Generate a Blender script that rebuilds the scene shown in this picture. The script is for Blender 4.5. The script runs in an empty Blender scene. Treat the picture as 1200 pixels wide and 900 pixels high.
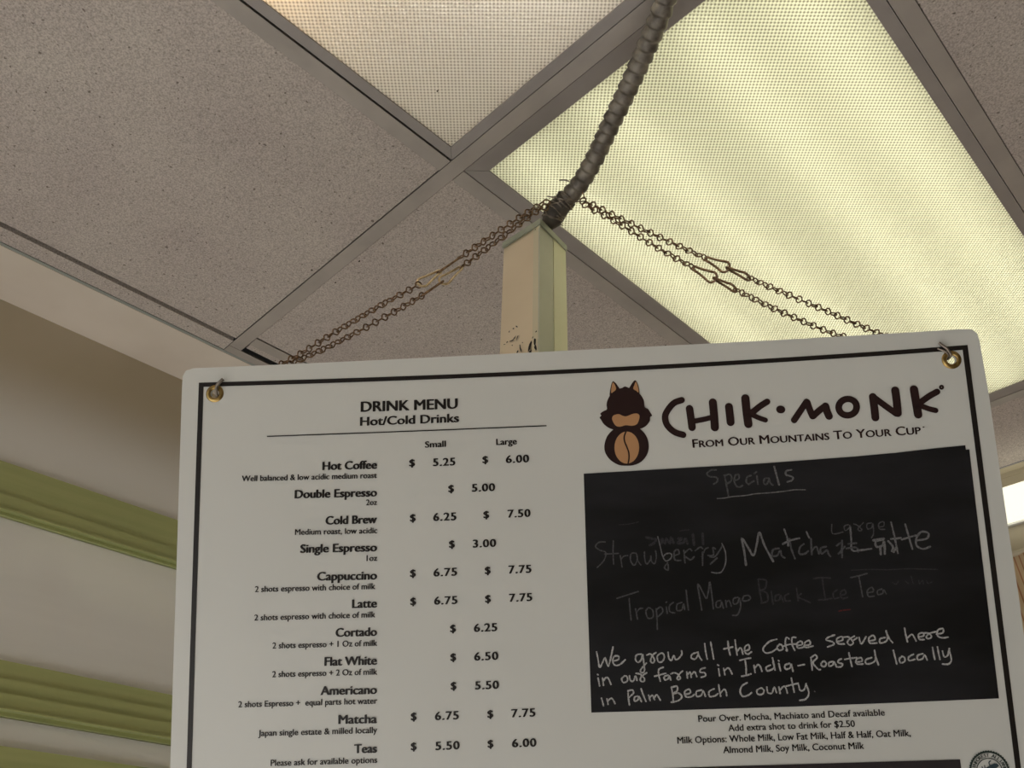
import bpy, bmesh, math, random
import numpy as np
from mathutils import Vector, Matrix
from mathutils.geometry import delaunay_2d_cdt
random.seed(7)
S = bpy.context.scene
COL = S.collection

# ---------------------------------------------------------------- camera
FPX = 988.256                      # focal length in pixels of the 1200x900 frame
MW = Matrix(((0.7157039, 0.4093826, 0.5658390),      # camera axes -> room axes (X, Y along the ceiling grid, Z up)
             (0.6983533, -0.4097481, -0.5868638),
             (-0.0084004, 0.8151763, -0.5791520)))
EYE = Vector((0.0, 0.0, 1.60))
cam = bpy.data.cameras.new('camera'); camo = bpy.data.objects.new('camera', cam)
COL.objects.link(camo)
camo.matrix_world = Matrix.Translation(EYE) @ MW.to_4x4()
cam.sensor_fit = 'HORIZONTAL'; cam.sensor_width = 36.0; cam.lens = 36.0 * FPX / 1200.0
cam.clip_start = 0.02; cam.clip_end = 60
S.camera = camo

# ---------------------------------------------------------------- light and exposure
w = bpy.data.worlds.new('daylight'); S.world = w; w.use_nodes = True
w.node_tree.nodes['Background'].inputs[0].default_value = (.98, 1.0, 1.0, 1)
w.node_tree.nodes['Background'].inputs[1].default_value = 0.26
def area(name, loc, aim, sx, sy, power, color):
    l = bpy.data.lights.new(name, 'AREA'); l.shape = 'RECTANGLE'; l.size = sx; l.size_y = sy
    l.energy = power; l.color = color
    o = bpy.data.objects.new(name, l); COL.objects.link(o); o.location = loc
    o.rotation_euler = (Vector(aim) - Vector(loc)).to_track_quat('-Z', 'Y').to_euler()
    return o
area('front_left_fill', (-0.9, -2.9, 1.45), (-0.6, 0.6, 2.1), 2.4, 1.9, 8, (1.0, 0.99, 0.95))  # fill lamp added out of view, lights board and ceiling from front left
sl = bpy.data.lights.new('added_sun', 'SUN'); sl.energy = 11.6; sl.angle = math.radians(1.0); sl.color = (1.0, .985, .96)
so = bpy.data.objects.new('added_sun', sl); COL.objects.link(so); so.rotation_euler = Vector((-.22, 1.0, -.52)).to_track_quat('-Z', 'Y').to_euler()   # low sun added through the open front; its floor bounce brightens the ceiling
S.view_settings.view_transform = 'Standard'; S.view_settings.look = 'None'
S.view_settings.exposure = 0.0; S.view_settings.gamma = 1.0; S.view_settings.use_curve_mapping = False

# ---------------------------------------------------------------- materials
def mat(name, col, rough=0.6, metal=0.0, spec=0.5):
    m = bpy.data.materials.new(name); m.use_nodes = True
    b = m.node_tree.nodes['Principled BSDF']
    b.inputs['Base Color'].default_value = (*col, 1); b.inputs['Roughness'].default_value = rough
    b.inputs['Metallic'].default_value = metal; b.inputs['Specular IOR Level'].default_value = spec
    return m
def N(m, t, **kw):
    n = m.node_tree.nodes.new(t)
    for k, v in kw.items(): setattr(n, k, v)
    return n
def L(m, a, b): m.node_tree.links.new(a, b)
def noisy(m, scale, c0, c1, lo=0.35, hi=0.65, detail=4, bump=0.0, dist=0.002, coords='Object', stretch=None, rough=None):
    """colour varied by noise (grain, mottling) with optional relief"""
    b = m.node_tree.nodes['Principled BSDF']
    tc = N(m, 'ShaderNodeTexCoord'); src = tc.outputs[coords]
    if stretch:
        mp = N(m, 'ShaderNodeMapping'); mp.inputs['Scale'].default_value = stretch; L(m, src, mp.inputs[0]); src = mp.outputs[0]
    n = N(m, 'ShaderNodeTexNoise'); n.inputs['Scale'].default_value = scale; n.inputs['Detail'].default_value = detail
    L(m, src, n.inputs['Vector'])
    r = N(m, 'ShaderNodeValToRGB'); r.color_ramp.elements[0].position = lo; r.color_ramp.elements[1].position = hi
    r.color_ramp.elements[0].color = (*c0, 1); r.color_ramp.elements[1].color = (*c1, 1)
    L(m, n.outputs['Fac'], r.inputs[0]); L(m, r.outputs[0], b.inputs['Base Color'])
    if bump:
        bp = N(m, 'ShaderNodeBump'); bp.inputs['Strength'].default_value = bump; bp.inputs['Distance'].default_value = dist
        L(m, n.outputs['Fac'], bp.inputs['Height']); L(m, bp.outputs[0], b.inputs['Normal'])
    return m, src, n, r

# mineral fibre tile: fine grain, dark pin holes, faint mottling
m_tile, src, n, r = noisy(mat('mineral_fibre_tile', (.5, .45, .4), .95, spec=.1), 430, (.36, .322, .297), (.63, .572, .536), .30, .66, 3, .35, .0012)
pn = N(m_tile, 'ShaderNodeTexNoise'); pn.inputs['Scale'].default_value = 140; pn.inputs['Detail'].default_value = 2; L(m_tile, src, pn.inputs['Vector'])
pr = N(m_tile, 'ShaderNodeValToRGB'); pr.color_ramp.elements[0].position = .27; pr.color_ramp.elements[1].position = .34
pr.color_ramp.elements[0].color = (.42, .40, .38, 1); pr.color_ramp.elements[1].color = (1, 1, 1, 1); L(m_tile, pn.outputs['Fac'], pr.inputs[0])
bn = N(m_tile, 'ShaderNodeTexNoise'); bn.inputs['Scale'].default_value = 5; bn.inputs['Detail'].default_value = 3; L(m_tile, src, bn.inputs['Vector'])
br = N(m_tile, 'ShaderNodeValToRGB'); br.color_ramp.elements[0].position = .3; br.color_ramp.elements[1].position = .7
br.color_ramp.elements[0].color = (.90, .88, .88, 1); br.color_ramp.elements[1].color = (1.0, 1.0, .98, 1); L(m_tile, bn.outputs['Fac'], br.inputs[0])
mx = N(m_tile, 'ShaderNodeMix', data_type='RGBA', blend_type='MULTIPLY'); mx.inputs[0].default_value = 1
L(m_tile, r.outputs[0], mx.inputs[6]); L(m_tile, pr.outputs[0], mx.inputs[7])
mx2 = N(m_tile, 'ShaderNodeMix', data_type='RGBA', blend_type='MULTIPLY'); mx2.inputs[0].default_value = 1
L(m_tile, mx.outputs[2], mx2.inputs[6]); L(m_tile, br.outputs[0], mx2.inputs[7])
L(m_tile, mx2.outputs[2], m_tile.node_tree.nodes['Principled BSDF'].inputs['Base Color'])

m_tee = noisy(mat('painted_steel_rail', (.4, .36, .32), .45), 14, (.36, .327, .30), (.43, .39, .355))[0]
m_frame = noisy(mat('light_frame_enamel', (.3, .28, .27), .4), 10, (.29, .262, .250), (.34, .31, .293))[0]
m_dark = mat('plenum_dark', (.02, .018, .015), .9)
m_white_in = mat('fixture_white', (.85, .85, .82), .6)
m_soffit = noisy(mat('soffit_paint', (.5, .44, .37), .6), 6, (.66, .59, .51), (.72, .65, .57))[0]
m_wall_up, _s, _n, _r = noisy(mat('wall_board_painted_reflection', (.3, .25, .18), .3), 3, (.44, .38, .27), (.50, .435, .32))
_g = N(m_wall_up, 'ShaderNodeSeparateXYZ'); L(m_wall_up, _s, _g.inputs[0])      # blurred dark reflection on the upper board, painted in as a height ramp
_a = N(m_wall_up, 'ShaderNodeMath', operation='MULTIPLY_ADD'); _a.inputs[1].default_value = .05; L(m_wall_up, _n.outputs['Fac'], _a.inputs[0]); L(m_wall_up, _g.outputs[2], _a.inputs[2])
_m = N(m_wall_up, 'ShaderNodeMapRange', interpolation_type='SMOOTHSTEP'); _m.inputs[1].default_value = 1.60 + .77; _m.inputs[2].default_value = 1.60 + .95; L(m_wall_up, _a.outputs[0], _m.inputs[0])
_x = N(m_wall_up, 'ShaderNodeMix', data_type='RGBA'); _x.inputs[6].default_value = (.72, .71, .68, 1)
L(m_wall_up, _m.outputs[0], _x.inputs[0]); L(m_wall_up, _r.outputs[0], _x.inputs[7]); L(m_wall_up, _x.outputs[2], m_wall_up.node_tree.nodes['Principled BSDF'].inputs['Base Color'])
m_panel = noisy(mat('glossy_white_wall_panel', (.6, .58, .55), .08), 4, (.70, .70, .68), (.76, .76, .74), stretch=(1, .3, 3))[0]
m_green = noisy(mat('olive_green_moulding', (.2, .21, .08), .4), 12, (.36, .395, .165), (.41, .44, .19), stretch=(1, .3, 6))[0]
m_farwall = noisy(mat('beige_wall_paint', (.5, .44, .33), .6), 5, (.50, .44, .33), (.56, .50, .38))[0]
m_floor = noisy(mat('floor_tile_beige', (.4, .35, .3), .4), 6, (.56, .54, .52), (.64, .615, .595))[0]
m_sheet = noisy(mat('white_pvc_sheet', (.74, .735, .69), .38, spec=.35), 3, (.645, .655, .63), (.675, .685, .66))[0]
m_ink = mat('black_brown_ink', (.012, .009, .008), .45, spec=.3)
m_ink2 = mat('dark_maroon_ink', (.022, .008, .008), .45, spec=.3)
m_tan = mat('tan_ink', (.50, .27, .13), .45, spec=.3)
m_ink3 = mat('dark_grey_ink', (.03, .025, .028), .45, spec=.3)
m_sealblue = mat('slate_blue_ink', (.03, .06, .08), .45)
m_sealgreen = mat('dark_green_ink', (.012, .03, .026), .45)
m_board, _, _, rb = noisy(mat('black_chalkboard_film', (.012, .012, .014), .45, spec=.16), 7, (.0085, .0085, .009), (.026, .026, .030), .40, .72, 5, stretch=(.6, .6, 2.2))
def chalk_mat(name, c0, c1):
    return noisy(mat(name, c0, .9, spec=.1), 900, c0, c1, .3, .6, 2)[0]
m_ch1 = chalk_mat('bright_chalk', (.24, .24, .24), (.52, .52, .52))
m_ch2 = chalk_mat('rubbed_chalk', (.085, .085, .09), (.19, .19, .195))
m_ch3 = chalk_mat('faint_chalk', (.045, .045, .048), (.10, .10, .105))
m_ch4 = chalk_mat('ghost_chalk', (.027, .027, .030), (.052, .052, .056))
m_brass = noisy(mat('aged_brass', (.45, .3, .1), .32, 1.0), 120, (.22, .14, .05), (.48, .34, .13))[0]
m_chain = noisy(mat('bronze_wire', (.2, .13, .08), .42, .85), 200, (.14, .085, .05), (.30, .20, .13))[0]
m_clip = noisy(mat('pale_gold_wire', (.6, .5, .35), .3, .9), 200, (.50, .38, .22), (.75, .62, .42))[0]
m_wire = noisy(mat('grey_steel_wire', (.3, .27, .24), .4, .85), 200, (.17, .145, .12), (.32, .28, .24))[0]
m_conduit = noisy(mat('dusty_grey_conduit', (.12, .1, .085), .45, .35), 60, (.09, .078, .066), (.25, .225, .19))[0]
m_boot = noisy(mat('dark_tape', (.05, .04, .035), .5), 60, (.035, .028, .024), (.075, .062, .052))[0]
m_strip = noisy(mat('pale_green_strip', (.55, .58, .36), .4), 8, (.78, .78, .52), (.86, .86, .60))[0]
m_chan = noisy(mat('greenish_grey_channel', (.42, .43, .31), .4), 8, (.50, .51, .40), (.57, .58, .46))[0]
m_cap = noisy(mat('dull_green_cap', (.3, .34, .27), .35), 20, (.33, .36, .28), (.42, .45, .36))[0]
# post face: cream with black scuffs low down
m_post, src, _, r = noisy(mat('cream_post_paint', (.55, .45, .3), .38), 6, (.74, .62, .45), (.83, .71, .53))
m_speck = mat('dirt', (.05, .035, .025), .9)
m_black = mat('black_scuff', (.012, .011, .01), .7)

def lens_mat(name, tint, dark):
    """prismatic acrylic diffuser: translucent plastic with a 45 degree grid of small pyramids"""
    m = bpy.data.materials.new(name); m.use_nodes = True; nt = m.node_tree; nt.nodes.clear()
    out = N(m, 'ShaderNodeOutputMaterial'); tc = N(m, 'ShaderNodeTexCoord')
    mp = N(m, 'ShaderNodeMapping'); mp.inputs['Rotation'].default_value = (0, 0, math.radians(45))
    k = 2 * math.pi / 0.0049; mp.inputs['Scale'].default_value = (k, k, k); L(m, tc.outputs['Object'], mp.inputs[0])
    sp = N(m, 'ShaderNodeSeparateXYZ'); L(m, mp.outputs[0], sp.inputs[0])
    def cosn(o):
        c = N(m, 'ShaderNodeMath', operation='COSINE'); L(m, o, c.inputs[0]); return c.outputs[0]
    ad = N(m, 'ShaderNodeMath', operation='ADD'); L(m, cosn(sp.outputs[0]), ad.inputs[0]); L(m, cosn(sp.outputs[1]), ad.inputs[1])
    mr = N(m, 'ShaderNodeMapRange'); mr.inputs[1].default_value = -2; mr.inputs[2].default_value = 2; L(m, ad.outputs[0], mr.inputs[0])
    r = N(m, 'ShaderNodeValToRGB'); r.color_ramp.elements[0].position = .12; r.color_ramp.elements[1].position = .62
    r.color_ramp.elements[0].color = (*[t * d for t, d in zip(tint, dark)], 1); r.color_ramp.elements[1].color = (*tint, 1)
    L(m, mr.outputs[0], r.inputs[0])
    bp = N(m, 'ShaderNodeBump'); bp.inputs['Strength'].default_value = .9; bp.inputs['Distance'].default_value = .0012
    L(m, mr.outputs[0], bp.inputs['Height'])
    t = N(m, 'ShaderNodeBsdfTranslucent'); L(m, r.outputs[0], t.inputs[0]); L(m, bp.outputs[0], t.inputs['Normal'])
    g = N(m, 'ShaderNodeBsdfGlossy'); g.inputs['Roughness'].default_value = .22; L(m, bp.outputs[0], g.inputs['Normal'])
    g.inputs[0].default_value = (.9, .9, .9, 1)
    ms = N(m, 'ShaderNodeMixShader'); ms.inputs[0].default_value = .07
    L(m, t.outputs[0], ms.inputs[1]); L(m, g.outputs[0], ms.inputs[2]); L(m, ms.outputs[0], out.inputs[0])
    return m
def emit_mat(name, col, st):
    m = bpy.data.materials.new(name); m.use_nodes = True; b = m.node_tree.nodes['Principled BSDF']
    b.inputs['Base Color'].default_value = (*col, 1)
    b.inputs['Emission Color'].default_value = (*col, 1); b.inputs['Emission Strength'].default_value = st
    return m
m_lens1 = lens_mat('yellow_green_prismatic_lens', (.93, .92, .68), (.33, .32, .25))
m_lens2 = lens_mat('milky_prismatic_lens', (.90, .86, .79), (.50, .49, .46))

# ---------------------------------------------------------------- helpers
def link(name, me, m, parent=None):
    o = bpy.data.objects.new(name, me); COL.objects.link(o)
    if m and not me.materials: me.materials.append(m)
    if parent: o.parent = parent
    return o
def mesh(name, vs, fs, m, parent=None, origin=None, smooth=False):
    """vertices in world coordinates; parent's location is taken off"""
    off = Vector(parent_loc(parent)) if parent else Vector((0, 0, 0))
    me = bpy.data.meshes.new(name)
    if origin is not None: off2 = Vector(origin)
    else: off2 = off
    me.from_pydata([tuple(Vector(v) - off2) for v in vs], [], fs); me.update()
    if smooth:
        for p in me.polygons: p.use_smooth = True
    o = link(name, me, m, parent)
    if origin is not None: o.location = Vector(origin) - off
    return o
def parent_loc(p):
    l = Vector((0, 0, 0))
    while p: l += p.location; p = p.parent
    return l
def thing(name, label, cat, loc=(0, 0, 0), group=None):
    o = bpy.data.objects.new(name, None); COL.objects.link(o); o.location = loc; o.empty_display_size = .05
    o['label'] = label; o['category'] = cat
    if group: o['group'] = group
    return o
def boxdata(x0, x1, y0, y1, z0, z1):
    v = [(x, y, z) for z in (z0, z1) for y in (y0, y1) for x in (x0, x1)]
    return v, [(0, 2, 3, 1), (4, 5, 7, 6), (0, 1, 5, 4), (2, 6, 7, 3), (0, 4, 6, 2), (1, 3, 7, 5)]
def box(name, x0, x1, y0, y1, z0, z1, m, parent=None, bev=0.0):
    v, f = boxdata(x0, x1, y0, y1, z0, z1)
    o = mesh(name, v, f, m, parent)
    if bev:
        bm = bmesh.new(); bm.from_mesh(o.data)
        bmesh.ops.bevel(bm, geom=bm.edges[:], offset=bev, segments=1, affect='EDGES'); bm.to_mesh(o.data); bm.free()
    return o
def prism(x0, x1, y0, y1, prof):
    """profile of (offset, z) pairs... kept simple: list of boxes joined"""
    vs, fs = [], []
    for b in prof:
        v, f = boxdata(*b); k = len(vs); vs += v; fs += [tuple(i + k for i in q) for q in f]
    return vs, fs
def boxes(name, bs, m, parent=None):
    v, f = prism(0, 0, 0, 0, bs); return mesh(name, v, f, m, parent)
def smooth_line(p, n=6, closed=False):
    p = [np.array(q, float) for q in p]; out = []
    m = len(p)
    if m < 3 and not closed: return p
    rng = range(m if closed else m - 1)
    for i in rng:
        if closed: a, b, c, d = p[(i - 1) % m], p[i], p[(i + 1) % m], p[(i + 2) % m]
        else: a, b, c, d = p[max(i - 1, 0)], p[i], p[i + 1], p[min(i + 2, m - 1)]
        for k in range(n):
            t = k / n
            out.append(.5 * ((2 * b) + (-a + c) * t + (2 * a - 5 * b + 4 * c - d) * t * t + (-a + 3 * b - 3 * c + d) * t ** 3))
    if not closed: out.append(p[-1])
    return out
def tube(pts, rad, sides=6, closed=False, radii=None):
    pts = [Vector(p) for p in pts]; n = len(pts); vs, fs = [], []
    t0 = (pts[1] - pts[0]).normalized(); nrm = t0.orthogonal().normalized()
    for i, p in enumerate(pts):
        if closed: t = (pts[(i + 1) % n] - pts[i - 1]).normalized()
        else: t = (pts[min(i + 1, n - 1)] - pts[max(i - 1, 0)]).normalized()
        nrm = (nrm - t * nrm.dot(t)).normalized(); bi = t.cross(nrm)
        r = radii[i] if radii else rad
        for k in range(sides):
            a = 2 * math.pi * k / sides; vs.append(tuple(p + nrm * (r * math.cos(a)) + bi * (r * math.sin(a))))
    for i in range(n if closed else n - 1):
        j = (i + 1) % n
        for k in range(sides):
            l = (k + 1) % sides; fs.append((i * sides + k, i * sides + l, j * sides + l, j * sides + k))
    if not closed:
        fs.append(tuple(range(sides))[::-1]); fs.append(tuple((n - 1) * sides + k for k in range(sides)))
    return vs, fs
def at(x, y, depth):
    """room point seen at a pixel of the 1200x900 frame, this far along the camera's axis"""
    return EYE + MW @ Vector(((x - 600) / FPX * depth, (450 - y) / FPX * depth, -depth))
def on_plane(x, y, axis, val):
    d = MW @ Vector(((x - 600) / FPX, (450 - y) / FPX, -1)); t = (val - EYE[axis]) / d[axis]; return EYE + d * t
def structure(o): o['kind'] = 'structure'; return o

# ================================================================ SETTING
H = 1.0126; ZC = EYE.z + H          # face of the ceiling grid
XA = [a * H for a in (-1.243, -.654, -.052, .55, 1.152, 1.754, 2.356)]
YA = [b * H for b in (-1.91, -.68, .5515, 1.794)]
XW = -1.436 * H; YF = 2.155; HW = .0125   # wall planes, half rail width
XR = XA[-1] + .1
ceiling = structure(box('ceiling', XW - .1, XR, -3.0, YF + .3, ZC + .16, ZC + .2, m_dark))
def part(n, *a, **k): return box(n, *a, ceiling, **k)
TZ = ZC + .0022
def rail(x0, x1, y0, y1):
    if x1 - x0 < y1 - y0:
        c = (x0 + x1) / 2; bs = [(x0, x1, y0, y1, ZC, ZC + .0015), (c - .001, c + .001, y0, y1, ZC + .0015, ZC + .035)]
    else:
        c = (y0 + y1) / 2; bs = [(x0, x1, y0, y1, ZC, ZC + .0015), (x0, x1, c - .001, c + .001, ZC + .0015, ZC + .035)]
    return boxes('tee_rail', bs, m_tee, ceiling)
for y in YA:                                                    # main rails run through
    rail(-1.27 * H if abs(y - YA[2]) < .01 else XA[0] - HW, XR, y - HW, y + HW)
ys = [-3.0] + YA + [2.098 * H]
for i, x in enumerate(XA):
    for j in range(len(ys) - 1):
        if i == 0 and j <= 2: continue                            # no rail beside the soffit here
        if i == 0: x = -1.2295 * H
        rail(x - HW, x + HW, ys[j] + HW + .0012, ys[j + 1] - HW - .0012)
G = .0006
for i in range(len(XA) - 1):
    for j in range(len(ys) - 1):
        if i == 1 and j in (2, 3): continue                       # light fittings sit here
        x0 = XA[i] + (HW if i > 0 else (.0265 if j > 2 else -.004)); y0 = ys[j] + (HW if j else 0)
        y1 = ys[j + 1] - (HW if j < 4 else 0)
        part('ceiling_tile', x0 + G, XA[i + 1] - HW - G, y0 + G, y1 - G, TZ, TZ + .015, m_tile, bev=.0012)
# cut strips between the grid and the soffit
part('ceiling_tile', -1.2895 * H, XA[0] - .012, -3, YA[2] - HW - .001, TZ - .0015, TZ + .0135, m_tile)
part('ceiling_tile', -1.263 * H, XA[0] - .001, YA[2] + HW + .006, 2.098 * H, TZ + .004, TZ + .018, m_tile)
boxes('wall_angle', [(-1.296 * H, -1.290 * H, -3, YF, ZC - .001, ZC + .02)], mat('blue_grey_angle', (.30, .32, .30), .4), ceiling)
part('wall_angle', -1.290 * H, -1.2705 * H, YA[2] - HW, YF - .004, ZC - .0005, ZC + .001, m_tee)
boxes('wall_angle', [(-1.3 * H, XR, 2.098 * H, YF - .0001, ZC - .0008, ZC + .001), (-1.3 * H, XR, YF - .003, YF - .0001, ZC - .012, ZC - .0008)], m_farwall, ceiling)
part('soffit_board', XW, -1.296 * H, -3, YF, ZC - .002, ZC + .012, m_soffit)
# specks of dirt by the main rail
for px, py, s in ((365.5, 316.5, 1.9), (378.5, 315, .9), (393, 331, 1.6), (421, 306, 1.7), (400, 296.5, 1.1), (564, 398, 1.3), (513, 106.5, 1.3)):
    c = on_plane(px, py, 2, ZC + .0018 if py != 106.5 else ZC + .006); vs = []; n = 9
    for k in range(n):
        a = 2 * math.pi * k / n; rr = s * .0016 * random.uniform(.5, 1.3); vs.append((c.x + rr * math.cos(a), c.y + rr * math.sin(a) * .7, c.z))
    vs.append((c.x, c.y, c.z - .0012))
    mesh('dirt_speck', vs, [(k, n, (k + 1) % n) for k in range(n)], m_speck, ceiling)

floor = structure(box('floor', XW - .1, XR, -3.0, YF + .2, -.05, 0, m_floor))
wall_left = structure(box('wall_left', XW - .10, XW - .012, -3.0, YF + .2, 0, ZC - .002, m_panel))
def zr(r): return EYE.z + r
def zf(r): return EYE.z + r * 2.155 / 2.125
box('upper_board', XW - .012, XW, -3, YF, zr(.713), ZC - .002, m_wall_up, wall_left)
for z0, z1 in ((.4065, .623), (.290, .328), (-.05, .19), (-1.6, -.14)):
    box('white_panel', XW - .012, XW - .001, -3, YF, zr(z0), zr(z1), m_panel, wall_left)
for z0, z1, steps in ((.624, .713, (.36, .10)), (.329, .406, (.66, .38, .10)), (.19, .289, (.6, .3)), (-.14, -.05, (.5,))):
    bs = [(XW - .011, XW + .006, -3, YF, zr(z0), zr(z1))]; h = z1 - z0
    for k, s in enumerate(steps):
        bs.append((XW + .005 * (k + 1), XW + .005 * (k + 2) + .001, -3, YF, zr(z0 + .006), zr(z0 + h * s)))
    boxes('green_moulding', bs, m_green, wall_left)
blocker_wall_right = structure(box('blocker_wall_right', XR, XR + .1, -3.0, YF + .1, 0, ZC + .2, m_farwall))  # added out of view to keep daylight off the right side
blocker_wall_front = structure(box('blocker_wall_front', .95, XR, -3.1, -3.0, 0, ZC + .2, m_farwall))      # added unseen to block daylight on the right; opening left of it
wall_far = structure(box('wall_far', XW - .1, XR, YF, YF + .1, 0, ZC, m_farwall))

# ================================================================ CEILING LIGHTS
def ceiling_light(x0, x1, y0, y1, lens, m_lens, tubes, label, gap):
    """x0..y1: clear opening between the rails; lens: its own edges"""
    cx, cy = (x0 + x1) / 2, (y0 + y1) / 2
    t = thing('ceiling_light', label, 'ceiling light', (cx, cy, ZC), 'lay-in ceiling lights')
    lx0, lx1, ly0, ly1 = lens; g = .0012; zt = ZC + .006
    fx0, fx1, fy0, fy1 = x0 + g + gap[0], x1 - g, y0 + g, y1 - g - gap[1]
    zf = ZC + .0008
    def fr(a, b, c, d):      # mitred frame piece: outer edge a-b, inner edge d-c
        vs = [(*a, zf), (*b, zf), (*c, zf + .0025), (*d, zf + .0025), (*a, zf + .014), (*b, zf + .014), (*c, zf + .014), (*d, zf + .014)]
        mesh('frame', vs, [(0, 3, 2, 1), (4, 5, 6, 7), (0, 1, 5, 4), (1, 2, 6, 5), (2, 3, 7, 6), (3, 0, 4, 7)], m_frame, t)
    e = .0004
    fr((fx0 + e, fy0), (fx1 - e, fy0), (lx1 - e, ly0), (lx0 + e, ly0)); fr((fx1, fy0 + e), (fx1, fy1 - e), (lx1, ly1 - e), (lx1, ly0 + e))
    fr((fx1 - e, fy1), (fx0 + e, fy1), (lx0 + e, ly1), (lx1 - e, ly1)) ; fr((fx0, fy1 - e), (fx0, fy0 + e), (lx0, ly0 + e), (lx0, ly1 - e))
    vs = [(lx0 - .003, ly0 - .003, zt), (lx1 + .003, ly0 - .003, zt), (lx1 + .003, ly1 + .003, zt), (lx0 - .003, ly1 + .003, zt)]
    mesh('diffuser', vs, [(0, 3, 2, 1)], m_lens, t, origin=(cx, cy, zt))
    # housing: five white sheet sides
    a, b, c, d, z0, z1 = fx0 + .004, fx1 - .004, fy0 + .004, fy1 - .004, zf + .015, ZC + .125
    boxes('housing', [(a, b, c, d, z1, z1 + .002), (a, a + .002, c, d, z0, z1), (b - .002, b, c, d, z0, z1), (a, b, c, c + .002, z0, z1), (a, b, d - .002, d, z0, z1)], m_white_in, t)
    for k, (tx, m, ty0, ty1) in enumerate(tubes):
        v, f = tube([(tx, ty0, ZC + .052), (tx, ty1, ZC + .052)], .0125, 12); mesh('lamp_tube', v, f, m, t, smooth=True)
    return t
m_tube = emit_mat('fluorescent_tube', (1.0, .98, .92), 2.1)
m_tube_w = emit_mat('warm_tube', (1.0, .66, .34), 6.2)
m_tube_c = emit_mat('weak_cool_tube', (1.0, .96, .90), 10.0)
ox0, ox1 = XA[1] + HW, XA[2] - HW
by0, by1 = YA[2] + HW, YA[3] - HW
ly = (.593 * H, 1.755 * H); lx = (-.616 * H, -.084 * H)
ceiling_light(ox0, ox1, by0, by1, (*lx, *ly), m_lens1,
              [(lx[0] + f * (lx[1] - lx[0]), m_tube, by0 + .03, by1 - .03) for f in (.105, .368, .67, .895)],
              'bright yellow-green ceiling light with prismatic diffuser behind the right side of the menu board', (0, 0))
uy0, uy1 = YA[1] + HW, YA[2] - HW
ceiling_light(ox0, ox1, uy0, uy1, (-.624 * H, -.082 * H, uy0 + .03, .523 * H), m_lens2,
              [(-.56 * H, m_tube_w, uy0 + .03, .20), (-.30 * H, m_tube_c, uy0 + .03, uy1 - .12)],
              'dimmer pinkish-orange ceiling light with prismatic diffuser at the top of the photo', (.002, 0))

# ================================================================ FAR WALL FITTINGS
wl = thing('wall_light', 'long glowing cream light strip on the beige wall right of the menu board', 'wall light', (.4, YF, zf(.871)))
box('backplate', -.75, 1.6, YF - .012, YF - .0005, zf(.866), zf(.951), m_white_in, wl)
box('diffuser', -.74, 1.59, YF - .045, YF - .0125, zf(.871), zf(.945), emit_mat('cream_light_strip', (1.0, .97, .80), .95), wl)
cu = thing('curtain', 'tan curtain with thin reddish stripes hanging below the light strip', 'curtain', (0, YF, zf(-.9)))
m_cur = mat('striped_curtain', (.5, .35, .2), .85)
bsd = m_cur.node_tree.nodes['Principled BSDF']; tc = N(m_cur, 'ShaderNodeTexCoord')
mp = N(m_cur, 'ShaderNodeMapping'); mp.inputs['Scale'].default_value = (1, 1, .05); mp.inputs['Rotation'].default_value = (0, math.radians(2), 0)
L(m_cur, tc.outputs['Object'], mp.inputs[0])
wv = N(m_cur, 'ShaderNodeTexWave'); wv.inputs['Scale'].default_value = 26; wv.inputs['Distortion'].default_value = .5; L(m_cur, mp.outputs[0], wv.inputs[0])
rr = N(m_cur, 'ShaderNodeValToRGB'); rr.color_ramp.elements[0].color = (.36, .16, .08, 1); rr.color_ramp.elements[0].position = .02
rr.color_ramp.elements[1].color = (.56, .42, .27, 1); rr.color_ramp.elements[1].position = .22
L(m_cur, wv.outputs[0], rr.inputs[0]); L(m_cur, rr.outputs[0], bsd.inputs['Base Color'])
vs, fs = [], []; nx = 260
for i in range(nx + 1):
    x = -.75 + 1.6 * i / nx
    for z, amp in ((zf(.785), .006), (zf(.3), .014), (zf(-.85), .020)):
        vs.append((x, YF - .035 + amp * math.sin(x * 110 + .6 * math.sin(x * 17)), z))
for i in range(nx):
    for k in range(2): fs.append((i * 3 + k, (i + 1) * 3 + k, (i + 1) * 3 + k + 1, i * 3 + k + 1))
mesh('cloth', vs, fs, m_cur, cu, smooth=True)
v, f = tube([(-.78, YF - .035, zf(.790)), (.88, YF - .035, zf(.790))], .006, 10); mesh('rod', v, f, m_farwall, cu)
for x in (-.74, .84): box('bracket', x - .006, x + .006, YF - .03, YF - .0005, zf(.780), zf(.80), m_farwall, cu)

# ================================================================ POST
ZT = 1.2
T = at(632.6, 259.5, ZT); lean = Vector((.0228, .0203, 1.0))
post = thing('post', 'cream and pale green post with black scuffs standing behind the menu board', 'post', (T - lean * (T.z - .0)))
eL = Vector((math.cos(math.radians(182.65)), math.sin(math.radians(182.65)), 0)) * .0697
eR = Vector((math.cos(math.radians(97.97)), math.sin(math.radians(97.97)), 0)) * .0639
nL = Vector((-eL.y, eL.x, 0)).normalized()       # outward of left face
if nL.dot(-eR) < 0: nL = -nL
nR = Vector((-eR.y, eR.x, 0)).normalized()
if nR.dot(-eL) < 0: nR = -nR
def slab(name, s0, s1, t0, t1, z0, z1, m, par):
    """box in post coordinates: s along the left face, t along the right face, z down from the top along the lean"""
    vs = []
    for z in (z0, z1):
        for t in (t0, t1):
            for s in (s0, s1):
                vs.append(T + eL * s + eR * t + lean * z)
    return mesh(name, vs, [(0, 2, 3, 1), (4, 5, 7, 6), (0, 1, 5, 4), (2, 6, 7, 3), (0, 4, 6, 2), (1, 3, 7, 5)], m, par)
zb = -(T.z) + .001
slab('shaft', .02, 1, .02, 1, zb, -.006, m_post, post)
slab('corner_channel', -.012, .02, -.02, .50, zb, -.006, m_chan, post)
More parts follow.
